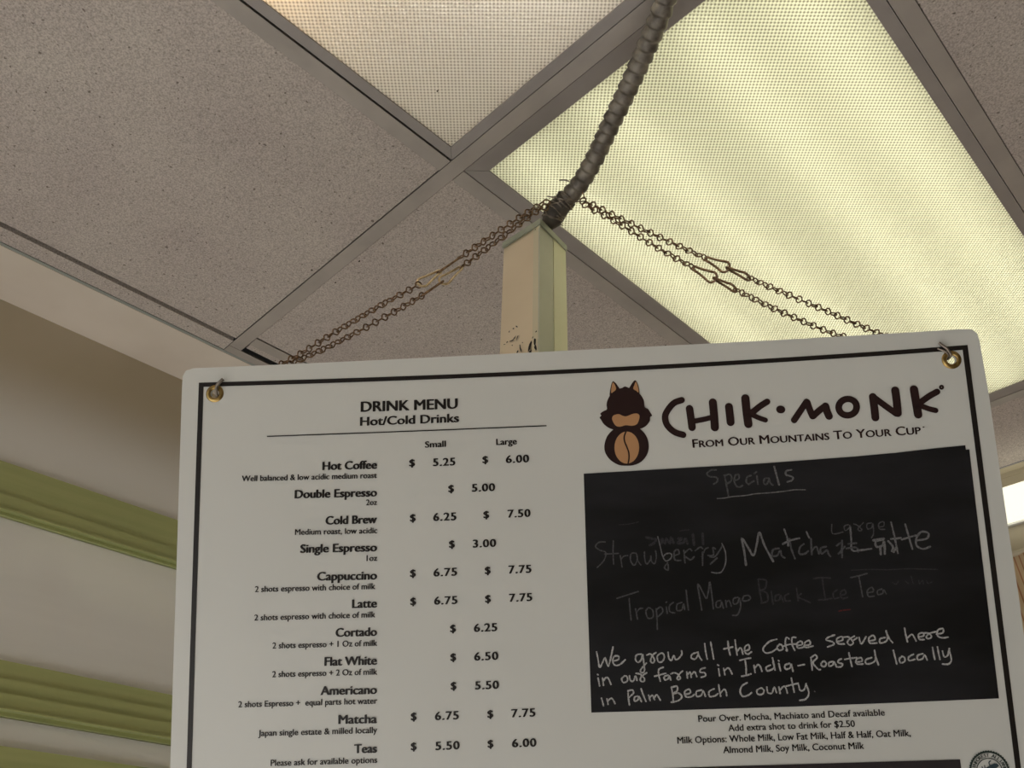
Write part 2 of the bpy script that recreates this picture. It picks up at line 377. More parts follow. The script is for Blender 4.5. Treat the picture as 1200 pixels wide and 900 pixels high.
slab('side_strip', -.02, .0199, .515, 1.015, zb, -.006, m_strip, post)
slab('corner_trim', .0201, .16, -.012, .0199, zb, -.006, mat('corner_beige', (.70, .64, .47), .45), post)
slab('cap', -.02, 1.0, -.02, 1.0, -.006, .0, m_cap, post)
slab('cap_lip', -.045, -.0201, -.045, 1.03, -.0085, .002, m_cap, post)
slab('cap_lip', -.0200, 1.0, -.045, -.0201, -.0085, .002, m_cap, post)
# scuffs: thin flakes on the cream face
def scuff(px, py, w_, h_, rot):
    # intersect pixel with the left face plane
    d = MW @ Vector(((px - 600) / FPX, (450 - py) / FPX, -1)); n = eL.cross(lean).normalized(); n = n if n.dot(nL) > 0 else -n
    t = (T - EYE).dot(n) / d.dot(n); c = EYE + d * t + n * .0012 + n * (.0)
    hor = eL.normalized(); n_ = 10; vs = []
    for k in range(n_):
        a = 2 * math.pi * k / n_; q = random.uniform(.45, 1.25)
        x, z = math.cos(a) * w_ * q, math.sin(a) * h_ * q
        vs.append(c + hor * (x * math.cos(rot) - z * math.sin(rot)) + Vector((0, 0, 1)) * (x * math.sin(rot) + z * math.cos(rot)))
    return vs
SC = [(621.5, 407, 2.2, 6.5, .25), (622.5, 413, 2.2, 3, 0), (610.5, 408, 1.1, 6, -.25), (607, 413, 1.2, 2.5, .2), (627.5, 400, 2.0, 5, .1), (628, 408, 1.5, 5, -.2),
      (629, 389, 1.6, 1.8, 0), (625, 396, 1.0, 1.4, .5), (602.5, 385.5, 1.6, 1.3, .2), (606, 383, .8, 2.2, -.5), (597.5, 389, 1.2, .9, 0), (604, 396, 3.2, 1.1, -.7),
      (600, 400, 3.2, .9, .2), (595, 401.5, 1.6, .8, 0), (607, 396, .8, 3.2, .5), (592, 404, 1.2, .6, .4), (601, 405, 1.2, .7, 1), (613, 402, .7, 1.0, 0), (628, 269.5, .9, .7, 0)]
SC = [s for s in SC]
vs, fs = [], []
for px, py, a_, b_, r_ in SC:
    p = scuff(px, py, a_ * .00115, b_ * .00135, r_); k = len(vs); vs += p; fs.append(tuple(range(k, k + len(p))))
sc = mesh('black_scuffs', vs, fs, m_black, post); sc['kind'] = 'stuff'

# ================================================================ CONDUIT
cpx = [(640, 278, 1.242), (649, 252, 1.232), (658, 240, 1.222), (679, 216, 1.20), (694, 191, 1.18), (705, 169, 1.165), (714, 149, 1.15), (732.5, 111, 1.12),
       (750, 73, 1.09), (766, 36, 1.06), (777, 8, 1.04), (786, -25, 1.02), (790, -64, 1.0085)]
path = [Vector(q) for q in smooth_line([at(*q) for q in cpx], 40)]
# resample by length
def resample(path, step):
    out = [path[0].copy()]; acc = 0
    for i in range(1, len(path)):
        d = (path[i] - path[i - 1]).length
        while acc + d >= step:
            t = (step - acc) / d; path[i - 1] = path[i - 1].lerp(path[i], t); out.append(path[i - 1].copy()); d = (path[i] - path[i - 1]).length; acc = 0
        acc += d
    return out
pitch = .0150; sub = 10
rp = resample(list(path), pitch / sub)
conduit = thing('conduit', 'grey corrugated flexible metal conduit curving down from the ceiling to the post', 'conduit', rp[0])
i0 = int(.062 / (pitch / sub))
prof = (.0139, .0142, .0141, .0138, .0134, .0130, .0126, .0122, .0117, .0119)
seg = rp[i0:]
sides = 22; vs, fs = [], []
nrm = (seg[1] - seg[0]).orthogonal().normalized()
for i, p in enumerate(seg):
    t = (seg[min(i + 1, len(seg) - 1)] - seg[max(i - 1, 0)]).normalized(); nrm = (nrm - t * nrm.dot(t)).normalized(); bi = t.cross(nrm)
    for k in range(sides):
        a = 2 * math.pi * k / sides; ph = (i + .25 * sub * k / sides * (1 if k * 2 <= sides else -1) + (.25 * sub if k * 2 > sides else 0)) % sub
        q0 = int(ph); q1 = (q0 + 1) % sub; r_ = prof[q0] * (1 - (ph - q0)) + prof[q1] * (ph - q0)
        vs.append(p + nrm * (r_ * math.cos(a)) + bi * (r_ * math.sin(a)))
for i in range(len(seg) - 1):
    for k in range(sides):
        l = (k + 1) % sides; fs.append((i * sides + k, i * sides + l, (i + 1) * sides + l, (i + 1) * sides + k))
mesh('armour', vs, fs, m_conduit, conduit, smooth=True)
lo = rp[:i0 + 6:3]
rads = [.0060 + .0090 * max(0, min(1, (i * 3 * pitch / sub - .014) / .010)) + .0005 * math.sin(i * 1.9) for i in range(len(lo))]
v, f = tube(lo, .013, 14, radii=rads); mesh('taped_end', v, f, m_boot, conduit, smooth=True)
# plate where it leaves the ceiling
e = rp[-1]; v, f = tube([(e.x, e.y, ZC - .010), (e.x, e.y, ZC - .0005)], .022, 20); mesh('ceiling_connector', v, f, m_tee, conduit)

# ================================================================ TIE WIRE round the conduit
def frame_at(i):
    t = (rp[i + 1] - rp[i - 1]).normalized(); c = (MW @ Vector((0, 0, 1))); u = (c - t * c.dot(t)).normalized(); return rp[i], t, u, t.cross(u)
tie_i = int(.040 / (pitch / sub))
tw = thing('tie_wire', 'thin grey steel wire wound several times round the conduit above the post', 'wire', rp[tie_i])
def loop(s0, s1, tilt, turns, r, ph=0.0):
    pts = []
    n = int(26 * turns)
    for k in range(n + 1):
        a = 2 * math.pi * turns * k / n + ph
        s = s0 + (s1 - s0) * k / n + tilt * math.cos(a)
        i = max(2, min(len(rp) - 3, int(s / (pitch / sub)))); p, t, u, b = frame_at(i)
        p = rp[i] + t * (s - i * pitch / sub)
        pts.append(p + u * (r * math.cos(a)) + b * (r * math.sin(a)))
    return pts
for s0, s1, ti, tu, ph, r_ in ((.030, .046, .012, 2.0, .4, .0148), (.036, .050, -.016, 1.0, 1.2, .0152), (.052, .060, .005, 1.0, 2, .0150), (.024, .034, .004, 1.6, .9, .0150), (.058, .066, .010, 1, .2, .0148)):
    v, f = tube(loop(s0, s1, ti, tu, r_ + .0006, ph), .00115, 6); mesh('wire_turn', v, f, m_wire, tw, smooth=True)
def px_tube(name, pts, rad, m, par, n=5):
    v, f = tube(smooth_line([at(*q) for q in pts], n), rad, 6); return mesh(name, v, f, m, par, smooth=True)
px_tube('wire_end', [(655.5, 211.2, 1.192), (662, 211.0, 1.188), (667, 212.5, 1.186)], .0011, m_wire, tw)
px_tube('wire_end', [(641.5, 230, 1.19), (655, 232.5, 1.18), (668, 236, 1.178), (678, 236.3, 1.185), (686, 235.5, 1.19)], .0010, m_wire, tw)
px_tube('wire_end', [(645, 239.5, 1.19), (655, 237, 1.178), (666, 233, 1.178), (676, 237, 1.183)], .0008, m_wire, tw)
px_tube('wire_end', [(682.5, 225.5, 1.19), (685, 231, 1.19), (688, 239, 1.19)], .0009, m_chain, tw)

# ================================================================ MENU BOARD (a thin bowed sheet)
SH = .87                          # board scale: about 0.80 m wide
PP = [0.06787220534064609, 0.021947636272452643, -0.9459099167942013, -0.24174933432809986, -0.06659383628988474, 0.04012217998454977,
      0.021056078667522647, 0.0025435426898341986, -0.010538197796735737, -0.01680973057337176, -0.06469705132985164]
BW = .86
def rodr(w_):
    w_ = np.array(w_); t = np.linalg.norm(w_); k = w_ / t; K = np.array([[0, -k[2], k[1]], [k[2], 0, -k[0]], [-k[1], k[0], 0]])
    return np.eye(3) + math.sin(t) * K + (1 - math.cos(t)) * K @ K
RB = rodr(PP[3:6]); OB = np.array(PP[:3]); MWn = np.array(MW)
def sheet_cam(u, v, h=0.0):
    s = u / BW * 2
    z = PP[6] * (s * s - 1) + PP[7] * (s ** 3 - s) + PP[8] * s * v + PP[9] * v * v + PP[10] * s * s * v
    return (RB @ np.array([u, -v, z + h / SH]) + OB) * SH
def sheet(u, v, h=0.0):
    return Vector(MWn @ sheet_cam(u, v, h)) + EYE
def pj(u, v):
    c = sheet_cam(u, v); return np.array([600 + FPX * c[0] / -c[2], 450 - FPX * c[1] / -c[2]])
def uv(px, py):
    """print coordinates of the board under a pixel"""
    g = np.array([(px - 680) / 930 * .86, (py - 430) / 1000])
    for _ in range(6):
        b = pj(*g); e = b - np.array([px, py])
        if abs(e).max() < 1e-3: break
        J = np.array([(pj(g[0] + 1e-5, g[1]) - b) / 1e-5, (pj(g[0], g[1] + 1e-5) - b) / 1e-5]).T
        g = g - np.linalg.solve(J, e)
    return g
base = sheet(0, .59)
board = thing('menu_board', 'white bowed drinks menu board with black border and chalkboard panel hanging on chains', 'menu board', base)
def flat(name, poly, m, parent, h=.0004, holes=(), step=.03, thick=0.0):
    """print shape on the bowed sheet; poly and holes in print coordinates"""
    pts = [tuple(map(float, p)) for p in poly]; loops = [list(range(len(pts)))]
    for ho in holes:
        k = len(pts); pts += [tuple(map(float, p)) for p in ho]; loops.append(list(range(k, len(pts))))
    xs = [p[0] for p in poly]; ys_ = [p[1] for p in poly]
    def dense(lp):
        out = []
        for i in range(len(lp)):
            a, b = np.array(pts[lp[i]]), np.array(pts[lp[(i + 1) % len(lp)]]); n = max(1, int(np.linalg.norm(b - a) / step))
            out += [tuple(a + (b - a) * k / n) for k in range(n)]
        return out
    V, E = [], []
    polys = [dense(lp) for lp in loops]
    for d in polys:
        k = len(V); V += d; E += [(k + i, k + (i + 1) % len(d)) for i in range(len(d))]
    def inside(p, d):
        c = False
        for i in range(len(d)):
            (x0, y0), (x1, y1) = d[i], d[i - 1]
            if (y0 > p[1]) != (y1 > p[1]) and p[0] < (x1 - x0) * (p[1] - y0) / (y1 - y0) + x0: c = not c
        return c
    x = min(xs) + step * .7
    while x < max(xs):
        y = min(ys_) + step * .7
        while y < max(ys_):
            if inside((x, y), polys[0]) and not any(inside((x, y), q) for q in polys[1:]): V.append((x, y))
            y += step
        x += step
    r = delaunay_2d_cdt([Vector(p) for p in V], E, [], 0, 1e-7)
    ov, of = r[0], r[2]; keep = []
    for fc in of:
        c = sum((ov[i] for i in fc), Vector((0, 0))) / len(fc)
        if inside(c, polys[0]) and not any(inside(c, q) for q in polys[1:]): keep.append(tuple(fc))
    def up(fc):
        a, b, c = (ov[i] for i in fc[:3]); return (b - a).cross(c - a) if False else (b.x - a.x) * (c.y - a.y) - (b.y - a.y) * (c.x - a.x)
    keep = [fc if up(fc) < 0 else fc[::-1] for fc in keep]
    vs = [sheet(p.x, p.y, h) for p in ov]; fs = list(keep)
    if thick:
        n = len(vs); vs += [sheet(p.x, p.y, h - thick) for p in ov]; fs += [tuple(i + n for i in fc[::-1]) for fc in keep]
        cnt = {}
        for fc in keep:
            for i in range(len(fc)):
                a, b = fc[i], fc[(i + 1) % len(fc)]; cnt[(a, b)] = 1
        for a, b in cnt:
            if (b, a) not in cnt: fs.append((b, a, a + n, b + n))
    return mesh(name, vs, fs, m, parent)
def circ(c, r, n=28, ry=None, rot=0.0):
    ry = ry or r; o = []
    for k in range(n):
        a = 2 * math.pi * k / n; x, y = r * math.cos(a), ry * math.sin(a)
        o.append((c[0] + x * math.cos(rot) - y * math.sin(rot), c[1] + x * math.sin(rot) + y * math.cos(rot)))
    return o
gL, gR = uv(251.8, 461.3), uv(1115, 421.6)
HR = .0052
out = [(-.4492, .005), (-.4488, -.008), (-.4455, -.0145), (-.437, -.0172), (-.30, -.0195), (-.15, -.0215), (0, -.0226), (.12, -.0221), (.22, -.0211), (.34, -.0195), (.425, -.0182),
       (.4365, -.0170), (.4412, -.0120), (.4427, -.003), (.445, .057), (.4466, .1625), (.4471, .1944), (.4491, .2676), (.450, .45), (.450, .60), (-.4484, .60), (-.4484, .2)]
flat('sheet', out, m_sheet, board, h=0, holes=[circ(gL, HR * .9, 20), circ(gR, HR * .9, 20)], step=.035, thick=.003)
# printed border
bwid = .0056
def strip(p0, p1):
    return p0, p1
BBOT = .575
flat('border_line', [(-.43, 0), (.43, 0), (.43, bwid * .9), (-.43, bwid * .9)], m_ink, board)
flat('border_line', [(-.43, bwid * .9), (-.43 + bwid, bwid * .9), (-.43 + bwid, BBOT), (-.43, BBOT)], m_ink, board)
flat('border_line', [(.43 - bwid, bwid * .9), (.43, bwid * .9), (.43, BBOT), (.43 - bwid, BBOT)], m_ink, board)
flat('border_line', [(-.43, BBOT), (.43, BBOT), (.43, BBOT + bwid), (-.43, BBOT + bwid)], m_ink, board)
# brass eyelets
def eyelet(c):
    vs, fs = [], []; n = 28; pr_ = [(.0046, -.0034), (.0047, .0002), (.0056, .0012), (.0075, .0013), (.0091, .0006), (.0096, .0001)]
    for k in range(n):
        a = 2 * math.pi * k / n
        for r_, h_ in pr_: vs.append(sheet(c[0] + r_ / .95 * math.cos(a), c[1] + r_ / .95 * math.sin(a), h_))
    q = len(pr_)
    for k in range(n):
        l = (k + 1) % n
        for j in range(q - 1): fs.append((k * q + j, k * q + j + 1, l * q + j + 1, l * q + j))
    return mesh('grommet', vs, fs, m_brass, board, smooth=True)
eyelet(gL); eyelet(gR)

# ---- strokes (chalk and brush lettering)
def ribbon(lines, width, m, name, parent, h=.0006, n=5, jit=0.0):
    """lines: lists of pixels; width in metres of print"""
    vs, fs = [], []
    for ln in lines:
        wd = width
        if isinstance(ln, tuple): ln, wd = ln
        p = smooth_line(ln, n) if len(ln) > 2 else [np.array(ln[0], float), np.array(ln[-1], float)]
        if len(p) == 2: p = [p[0] + (p[1] - p[0]) * t for t in (0, .33, .66, 1)]
        p = [uv(*q) for q in p]; q = len(p); r = wd / 2; k0 = len(vs)
        for i in range(q):
            t = p[min(i + 1, q - 1)] - p[max(i - 1, 0)]; t = t / (np.linalg.norm(t) + 1e-9); nn = np.array([-t[1], t[0]])
            rr_ = r * (1 + random.uniform(-jit, jit)); vs.append(sheet(*(p[i] + nn * rr_), h)); vs.append(sheet(*(p[i] - nn * rr_), h))
        for i in range(q - 1): fs.append((k0 + 2 * i, k0 + 2 * i + 1, k0 + 2 * i + 3, k0 + 2 * i + 2))
        for e0, e1 in ((0, 1), (q - 1, q - 2)):
            t = p[e0] - p[e1]; t = t / (np.linalg.norm(t) + 1e-9); nn = np.array([-t[1], t[0]]); k = len(vs)
            for j in range(9):
                a = math.pi * j / 8; vs.append(sheet(*(p[e0] + nn * r * math.cos(a) + t * r * math.sin(a)), h))
            fs.append(tuple(range(k, k + 9)))
    return mesh(name, vs, fs, m, parent)
def Z(ox, oy, s):
    return lambda pts: [(ox + x / s, oy + y / s) for x, y in pts]

# ---- type
tmp_n = 0
def type_mesh(s, bold, caps_from=None, track=1.0):
    c = bpy.data.curves.new('tmp', 'FONT'); c.body = s; c.size = 1.0; c.resolution_u = 3; c.space_character = track; c.fill_mode = 'FRONT'
    if caps_from:
        c.small_caps_scale = .80
        for i, ch in enumerate(s):
            if ch.islower(): c.body_format[i].use_small_caps = True
    o = bpy.data.objects.new('tmp', c); COL.objects.link(o)
    dg = bpy.context.evaluated_depsgraph_get(); me = bpy.data.meshes.new_from_object(o.evaluated_get(dg))
    V = [(v.co.x, v.co.y) for v in me.vertices]; F_ = [tuple(p.vertices) for p in me.polygons]
    bpy.data.objects.remove(o); bpy.data.curves.remove(c); bpy.data.meshes.remove(me)
    return V, F_
CAPH = max(y for x, y in type_mesh('H', 0)[0])
def lettering(s, a, b, cap, weight=0.0, m=None, parent=None, caps=False, track=1.0, name='lettering', h=.0005):
    """one line of print: baseline from pixel a to pixel b, capital height in pixels"""
    V, F_ = type_mesh(s, 0, caps, track)
    A, B = uv(*a), uv(*b); d = B - A; Lk = np.linalg.norm(d); ex = d / Lk; ey = np.array([ex[1], -ex[0]])
    if ey[1] > 0: ey = -ey
    x0, x1 = min(v[0] for v in V), max(v[0] for v in V)
    pxl = math.hypot(b[0] - a[0], b[1] - a[1]); sx = Lk / (x1 - x0); sy = cap * (Lk / pxl) / CAPH
    wd = weight * Lk / pxl                      # extra stem weight in pixels
    sx = (Lk - wd) / (x1 - x0)
    vs, fs = [], []
    offs = [(0, 0)] if weight == 0 else [(-.5, -.12), (-.17, .12), (.17, -.12), (.5, .12), (0, 0)]
    for j, (ox, oy) in enumerate(offs):
        k = len(vs)
        for x, y in V:
            p = A + ex * ((x - x0) * sx + (ox + .5) * wd) + ey * (y * sy + oy * wd)
            vs.append(sheet(p[0], p[1], h + j * .00001))
        fs += [tuple(i + k for i in q) for q in F_]
    return mesh(name, vs, fs, m or m_ink, parent or board)

B_ = 1.4; P_ = .55
lettering('DRINK MENU', (422.7, 482.7), (536.6, 478.8), 12, 1.5)
lettering('Hot/Cold Drinks', (421.9, 499.0), (538.2, 494.6), 10, 1.3)
u0, u1 = uv(313, 511.4), uv(640.5, 498.9)
flat('rule_line', [(u0[0], u0[1] - .0006), (u1[0], u1[1] - .0006), (u1[0], u1[1] + .0007), (u0[0], u0[1] + .0007)], m_ink, board)
lettering('Small', (498, 524.7), (522.8, 523.6), 7.2, .8)
lettering('Large', (581.5, 521.6), (605.9, 520.6), 7.2, .8)
ITEMS = [('Hot Coffee', 377.7, 550.9, 549.2, 'Well balanced & low acidic medium roast', 283.4, 564.2, 441.8, 560.2),
 ('Double Espresso', 345.2, 584.0, 581.7, '2oz', 429, 592.2, 442, 591.8),
 ('Cold Brew', 381.4, 614.8, 613.1, 'Medium roast, low acidic', 345.7, 626.9, 442.3, 624.9),
 ('Single Espresso', 351.7, 647.9, 646, '1oz', 429.5, 657.5, 442.3, 657.2),
 ('Cappuccino', 371.5, 680.3, 679, '2 shots espresso with choice of milk', 298.7, 693.9, 440, 690.3),
 ('Latte', 412.5, 712.5, 711.7, '2 shots espresso with choice of milk', 298, 727.2, 440, 723.4),
 ('Cortado', 393.2, 746.2, 745, '2 shots espresso + 1 Oz of milk', 319.3, 760, 442.3, 756.8),
 ('Flat White', 380.2, 780.2, 778.7, '2 shots espresso + 2 Oz of milk', 319, 793.6, 442.3, 790.4),
 ('Americano', 375.5, 814.4, 813, '2 shots Espresso +  equal parts hot water', 279.3, 828.9, 442.3, 824.5),
 ('Matcha', 396.5, 848.2, 847.2, 'Japan single estate & milled locally', 302.7, 862.6, 442.3, 858.8),
 ('Teas', 415, 882.5, 881.8, 'Please ask for available options', 317.3, 897.5, 442.3, 893.8)]
for n_, x0, y0, y1, d_, dx0, dy0, dx1, dy1 in ITEMS:
    lettering(n_, (x0, y0), (442.1, y1), 9.4, B_)
    lettering(d_, (dx0, dy0), (dx1, dy1), 6.6, P_)
def dollar(cx, yb): lettering('$', (cx - 3.5, yb + .1), (cx + 3.5, yb - .2), 8.2, 1.0)
def price(s, x0, y0, x1, y1): lettering(s, (x0, y0), (x1, y1), 8.8, 1.25, track=1.12)
for cx, yb, s, x0, y0, x1, y1 in [
 (483, 546.6, '5.25', 507.4, 546.3, 533.8, 545.3), (568.8, 542.8, '6.00', 592.8, 542.7, 620.3, 541.7),
 (528.8, 576.8, '5.00', 552.9, 576.3, 580.4, 575.3), (483.9, 611.1, '6.25', 507.6, 610.5, 535.1, 609.5), (570, 607.3, '7.50', 594.9, 606.6, 622, 605.6),
 (529.7, 641.9, '3.00', 554, 641.7, 581.7, 640.7), (484, 676, '6.75', 508, 675.6, 536, 674.4), (571.7, 672.7, '7.75', 596, 672, 623, 671),
 (484.3, 709, '6.75', 508.7, 708.6, 536.3, 707.6), (572, 706, '7.75', 596.7, 705.2, 624, 704.1), (531, 740.8, '6.25', 555.3, 740.5, 583, 739.4),
 (531.3, 774.4, '6.50', 555.7, 774, 584.3, 773), (531.7, 808, '5.50', 556.7, 807.9, 585, 807), (485, 844, '6.75', 509.7, 843.8, 538, 842.7),
 (574.7, 841, '7.75', 599.3, 840.6, 627.7, 839.4), (485, 879, '5.50', 510.3, 878.9, 539, 877.8), (575, 876, '6.00', 600, 875.6, 629, 874.6)]:
    dollar(cx, yb); price(s, x0, y0, x1, y1)
lettering('From Our Mountains To Your Cup', (811.7, 524.8), (1079.5, 508.6), 10.2, .75, m_ink2, caps=True)
lettering('Pour Over. Mocha, Machiato and Decaf available', (818.4, 846), (1037, 838.4), 7.2, .45)
lettering('Add extra shot to drink for $2.50', (853.5, 856.8), (1002, 851.6), 7.2, .45)
lettering('Milk Options: Whole Milk, Low Fat Milk, Half & Half, Oat Milk,', (793.8, 871.4), (1067.3, 862.6), 7.4, .45)
lettering('Almond Milk, Soy Milk, Coconut Milk', (847.5, 882.6), (1012.8, 877.4), 7.4, .45)

# ---- wordmark in brush strokes
z8 = Z(770, 440, 3.4286); z5 = Z(680, 420, 4.615); WM = .00108
def bw(px): return px * WM
wm = [(z5([(548, 226), (505, 243), (470, 285), (458, 320), (470, 362), (508, 398), (556, 414)]), bw(6.6)),
      (z5([(590, 272), (597, 320), (604, 374)]), bw(7.6)), (z5([(716, 238), (722, 300), (727, 374)]), bw(8.2)), (z5([(600, 342), (660, 332), (718, 318)]), bw(5.4)),
      (z5([(803, 262), (808, 305), (812, 346)]), bw(8.0)),
      (z5([(892, 216), (898, 280), (908, 356)]), bw(8.4)), (z5([(1010, 235), (968, 262), (922, 300)]), bw(6.4)), (z5([(930, 306), (965, 322), (1000, 334)]), bw(5.2)),
      (z5([(1080, 277), (1086, 277)]), bw(8.0)),
      (z8([(550, 180), (575, 143), (600, 106)]), bw(6.4)), (z8([(602, 108), (612, 136), (624, 164)]), bw(6.8)), (z8([(626, 164), (650, 142), (674, 124)]), bw(6.6)), (z8([(676, 124), (682, 145), (690, 164)]), bw(7.6)),
      (z8([(866, 86), (872, 130), (876, 170)]), bw(7.6)), (z8([(872, 90), (915, 122), (960, 154)]), bw(6.4)), (z8([(956, 60), (962, 105), (966, 152)]), bw(7.8)),
      (z8([(1031, 56), (1039, 105), (1048, 158)]), bw(8.0)), (z8([(1124, 66), (1092, 84), (1058, 108)]), bw(6.2)), (z8([(1058, 122), (1090, 134), (1118, 141)]), bw(5.4))]
O = [(765 + 36 * math.cos(a) - 1 * math.sin(a), 128 + 33 * math.sin(a)) for a in [k * math.pi / 8 for k in range(17)]]
wm.append((z8(O), bw(6.6)))
ribbon(wm, .007, m_ink2, 'wordmark', board, h=.0006)
R_ = [(1142 + 6 * math.cos(a), 48 + 6 * math.sin(a)) for a in [k * math.pi / 5 for k in range(11)]]
ribbon([(z8(R_), bw(1.9))], .001, m_ink2, 'registered_sign', board)
ribbon([(z8([(1068, 208), (1071, 208)]), bw(1.2))], .001, m_ink2, 'trade_mark_sign', board)

# ---- emblem of a squirrel with a coffee bean belly
zs = Z(690, 430, 6.923)
def fp(name, pts, m, parent, h, closed_smooth=True, n=5):
    p = smooth_line(pts, n, closed=True) if closed_smooth else pts
    return flat(name, [uv(*q) for q in zs(p)], m, parent, h=h, step=.02)
em = fp('emblem', [(305, 802), (240, 795), (175, 755), (135, 700), (126, 640), (145, 570), (185, 520), (230, 492), (300, 480), (390, 490), (440, 525), (475, 580), (486, 650), (470, 715), (425, 770), (365, 797)], m_ink2, board, .0005)
E_ = em
fp('head', [(152, 270), (185, 212), (235, 182), (268, 172), (293, 160), (322, 170), (360, 185), (412, 218), (445, 270), (453, 325), (480, 342), (500, 372), (513, 396), (498, 408), (494, 440), (465, 478), (425, 500), (370, 508), (300, 512), (220, 512), (165, 497), (122, 465), (98, 428), (88, 412), (101, 394), (93, 380), (118, 360), (146, 345), (144, 310)], m_ink2, E_, .00055)
fp('ear', [(172, 240), (176, 170), (192, 120), (214, 128), (235, 155), (252, 190), (230, 215)], m_ink2, E_, .0005)
fp('ear', [(325, 190), (340, 150), (372, 110), (392, 128), (407, 175), (408, 232), (370, 215)], m_ink2, E_, .0005)
fp('inner_ear', [(182, 212), (184, 165), (194, 128), (209, 142), (220, 170), (217, 188), (198, 204)], m_tan, E_, .0006)
fp('inner_ear', [(360, 178), (368, 150), (380, 122), (392, 140), (402, 180), (402, 208), (384, 195)], m_tan, E_, .0006)
fp('muzzle', [(190, 430), (194, 402), (215, 388), (245, 384), (272, 396), (300, 402), (330, 392), (362, 380), (395, 380), (411, 398), (405, 435), (388, 466), (350, 478), (300, 474), (250, 486), (215, 474)], m_tan, E_, .0006)
fp('nose', [(258, 372), (268, 358), (298, 352), (330, 358), (342, 372), (328, 392), (298, 400), (270, 392)], m_ink2, E_, .00065)
flat('bean', [uv(*q) for q in zs(circ((308, 655), 100, 32, 130))], m_tan, E_, h=.0006, step=.02)
ribbon([zs([(302, 525), (287, 565), (290, 605), (308, 650), (324, 695), (326, 740), (319, 782)])], bw(1.5), m_ink2, 'bean_crease', E_, h=.0007)

# ---- lower dark panel and round seal
a0, a1 = uv(693, 902.5), uv(1124.8, 889.8)
flat('lower_dark_panel', [a0, a1, (a1[0] + .001, .56), (a0[0], .56)], m_ink3, board, h=.0005)
sc_ = uv(1159.5, 904.3); RS = 21.6 * .00093
seal_o = []
for k in range(96):
    a = 2 * math.pi * k / 96; r_ = RS * (1 + (.022 if k % 2 else -.022)); seal_o.append((sc_[0] + r_ * math.cos(a), sc_[1] + r_ * math.sin(a)))
seal = flat('seal', seal_o, m_sealgreen, board, h=.0005, holes=[circ(sc_, RS * .90, 48)], step=.01)
flat('ring', circ(sc_, RS * .66, 40), m_sealgreen, seal, h=.0005, holes=[circ(sc_, RS * .615, 40)], step=.01)
fr_ = [(1149, 908), (1152, 902), (1157, 898.5), (1161, 896), (1165, 894.3), (1168, 894.6), (1170.5, 897), (1168, 899.5), (1165, 901), (1164, 905), (1168, 911), (1158, 909), (1154, 912)]
flat('frog', [uv(*q) for q in fr_], m_sealblue, seal, h=.00055, step=.01)
ribbon([[(1160, 897), (1158.5, 893.5), (1160.5, 891.5)], [(1152, 902), (1150.5, 898.5)], [(1154, 900.5), (1153.5, 897)]], bw(1.0), m_sealblue, 'frog_limb', seal, h=.00055)
ST = 'RAINFOREST ALLIANCE'; vs, fs = [], []
for i, ch in enumerate(ST):
    if ch == ' ': continue
    V, F_ = type_mesh(ch, 0); cx_ = (min(v[0] for v in V) + max(v[0] for v in V)) / 2
    a = math.radians(-90 + (i - (len(ST) - 1) / 2) * 10.2); rr_ = RS * .70; s_ = RS * .17 / CAPH
    er = np.array([math.cos(a), math.sin(a)]); et = np.array([-er[1], er[0]]); k = len(vs)
    for dx in (-.03, .03):
        k = len(vs)
        for x, y in V:
            p = np.array(sc_) + er * (rr_ + y * s_) + et * ((x - cx_ + dx) * s_); vs.append(sheet(p[0], p[1], .00052))
        fs += [tuple(j + k for j in q) for q in F_]
mesh('seal_lettering', vs, fs, m_sealgreen, seal)

# ---- chalkboard film
bp_ = [(684, 555.2), (740, 552), (810, 547.9), (880, 544), (938, 539.8), (1000, 535.2), (1037, 531.8), (1049, 530.8), (1090, 526), (1131, 521.9), (1131.6, 527), (1135.7, 526.7), (1141, 572), (1152, 665), (1170.4, 818.4), (1050, 823.5), (930, 828), (800, 832), (693, 835), (688.5, 700)]
film = flat('chalkboard_panel', [uv(*q) for q in bp_], m_board, board, h=.0005, step=.04)
def chalk(lines, m, px=1.6, h=.0009):
    groups = []                                   # strokes that stand apart are words of their own
    for ln in sorted(lines, key=lambda l: min(q[0] for q in l)):
        x0, x1 = min(q[0] for q in ln), max(q[0] for q in ln)
        if groups and x0 - groups[-1][1] < 9: groups[-1][0].append(ln); groups[-1][1] = max(groups[-1][1], x1)
        else: groups.append([[ln], x1])
    for g in groups: ribbon(g[0], px * .00095, m, 'chalk_word', film, h=h, jit=.22)
z1 = Z(820, 530, 8.571); z2 = Z(690, 610, 7.059); z3 = Z(850, 600, 4.8); z4 = Z(720, 670, 6.667); z5b = Z(880, 660, 5.4545)
z6 = Z(690, 735, 5.714); z7 = Z(880, 725, 5.0)
def zz(z, *ls): return [z(l) for l in ls]
# Specials
chalk(zz(z1, [(162, 178), (110, 182), (70, 218), (100, 245), (160, 252), (180, 275), (165, 305), (140, 320)],
   [(245, 232), (262, 300), (275, 370), (286, 440)], [(248, 240), (290, 222), (318, 245), (312, 290), (275, 315), (262, 312)],
   [(350, 285), (392, 265), (388, 225), (355, 235), (345, 290), (365, 340), (400, 350), (428, 335)], [(512, 235), (475, 250), (465, 295), (490, 322), (520, 300), (545, 290)],
   [(572, 240), (582, 320)], [(545, 215), (568, 198)], [(692, 262), (655, 265), (640, 305), (665, 325), (690, 290), (695, 265), (708, 310), (732, 330)]), m_ch3, 2.0)
chalk(zz(z1, [(745, 145), (765, 215), (795, 328)], [(918, 178), (868, 190), (862, 225), (905, 240), (935, 255), (920, 285), (878, 298)]), m_ch2, 2.0)
chalk(zz(z1, [(175, 466), (250, 460), (330, 446), (450, 436), (560, 418), (700, 408), (850, 392), (950, 378), (1058, 378)]), m_ch2, 1.2)
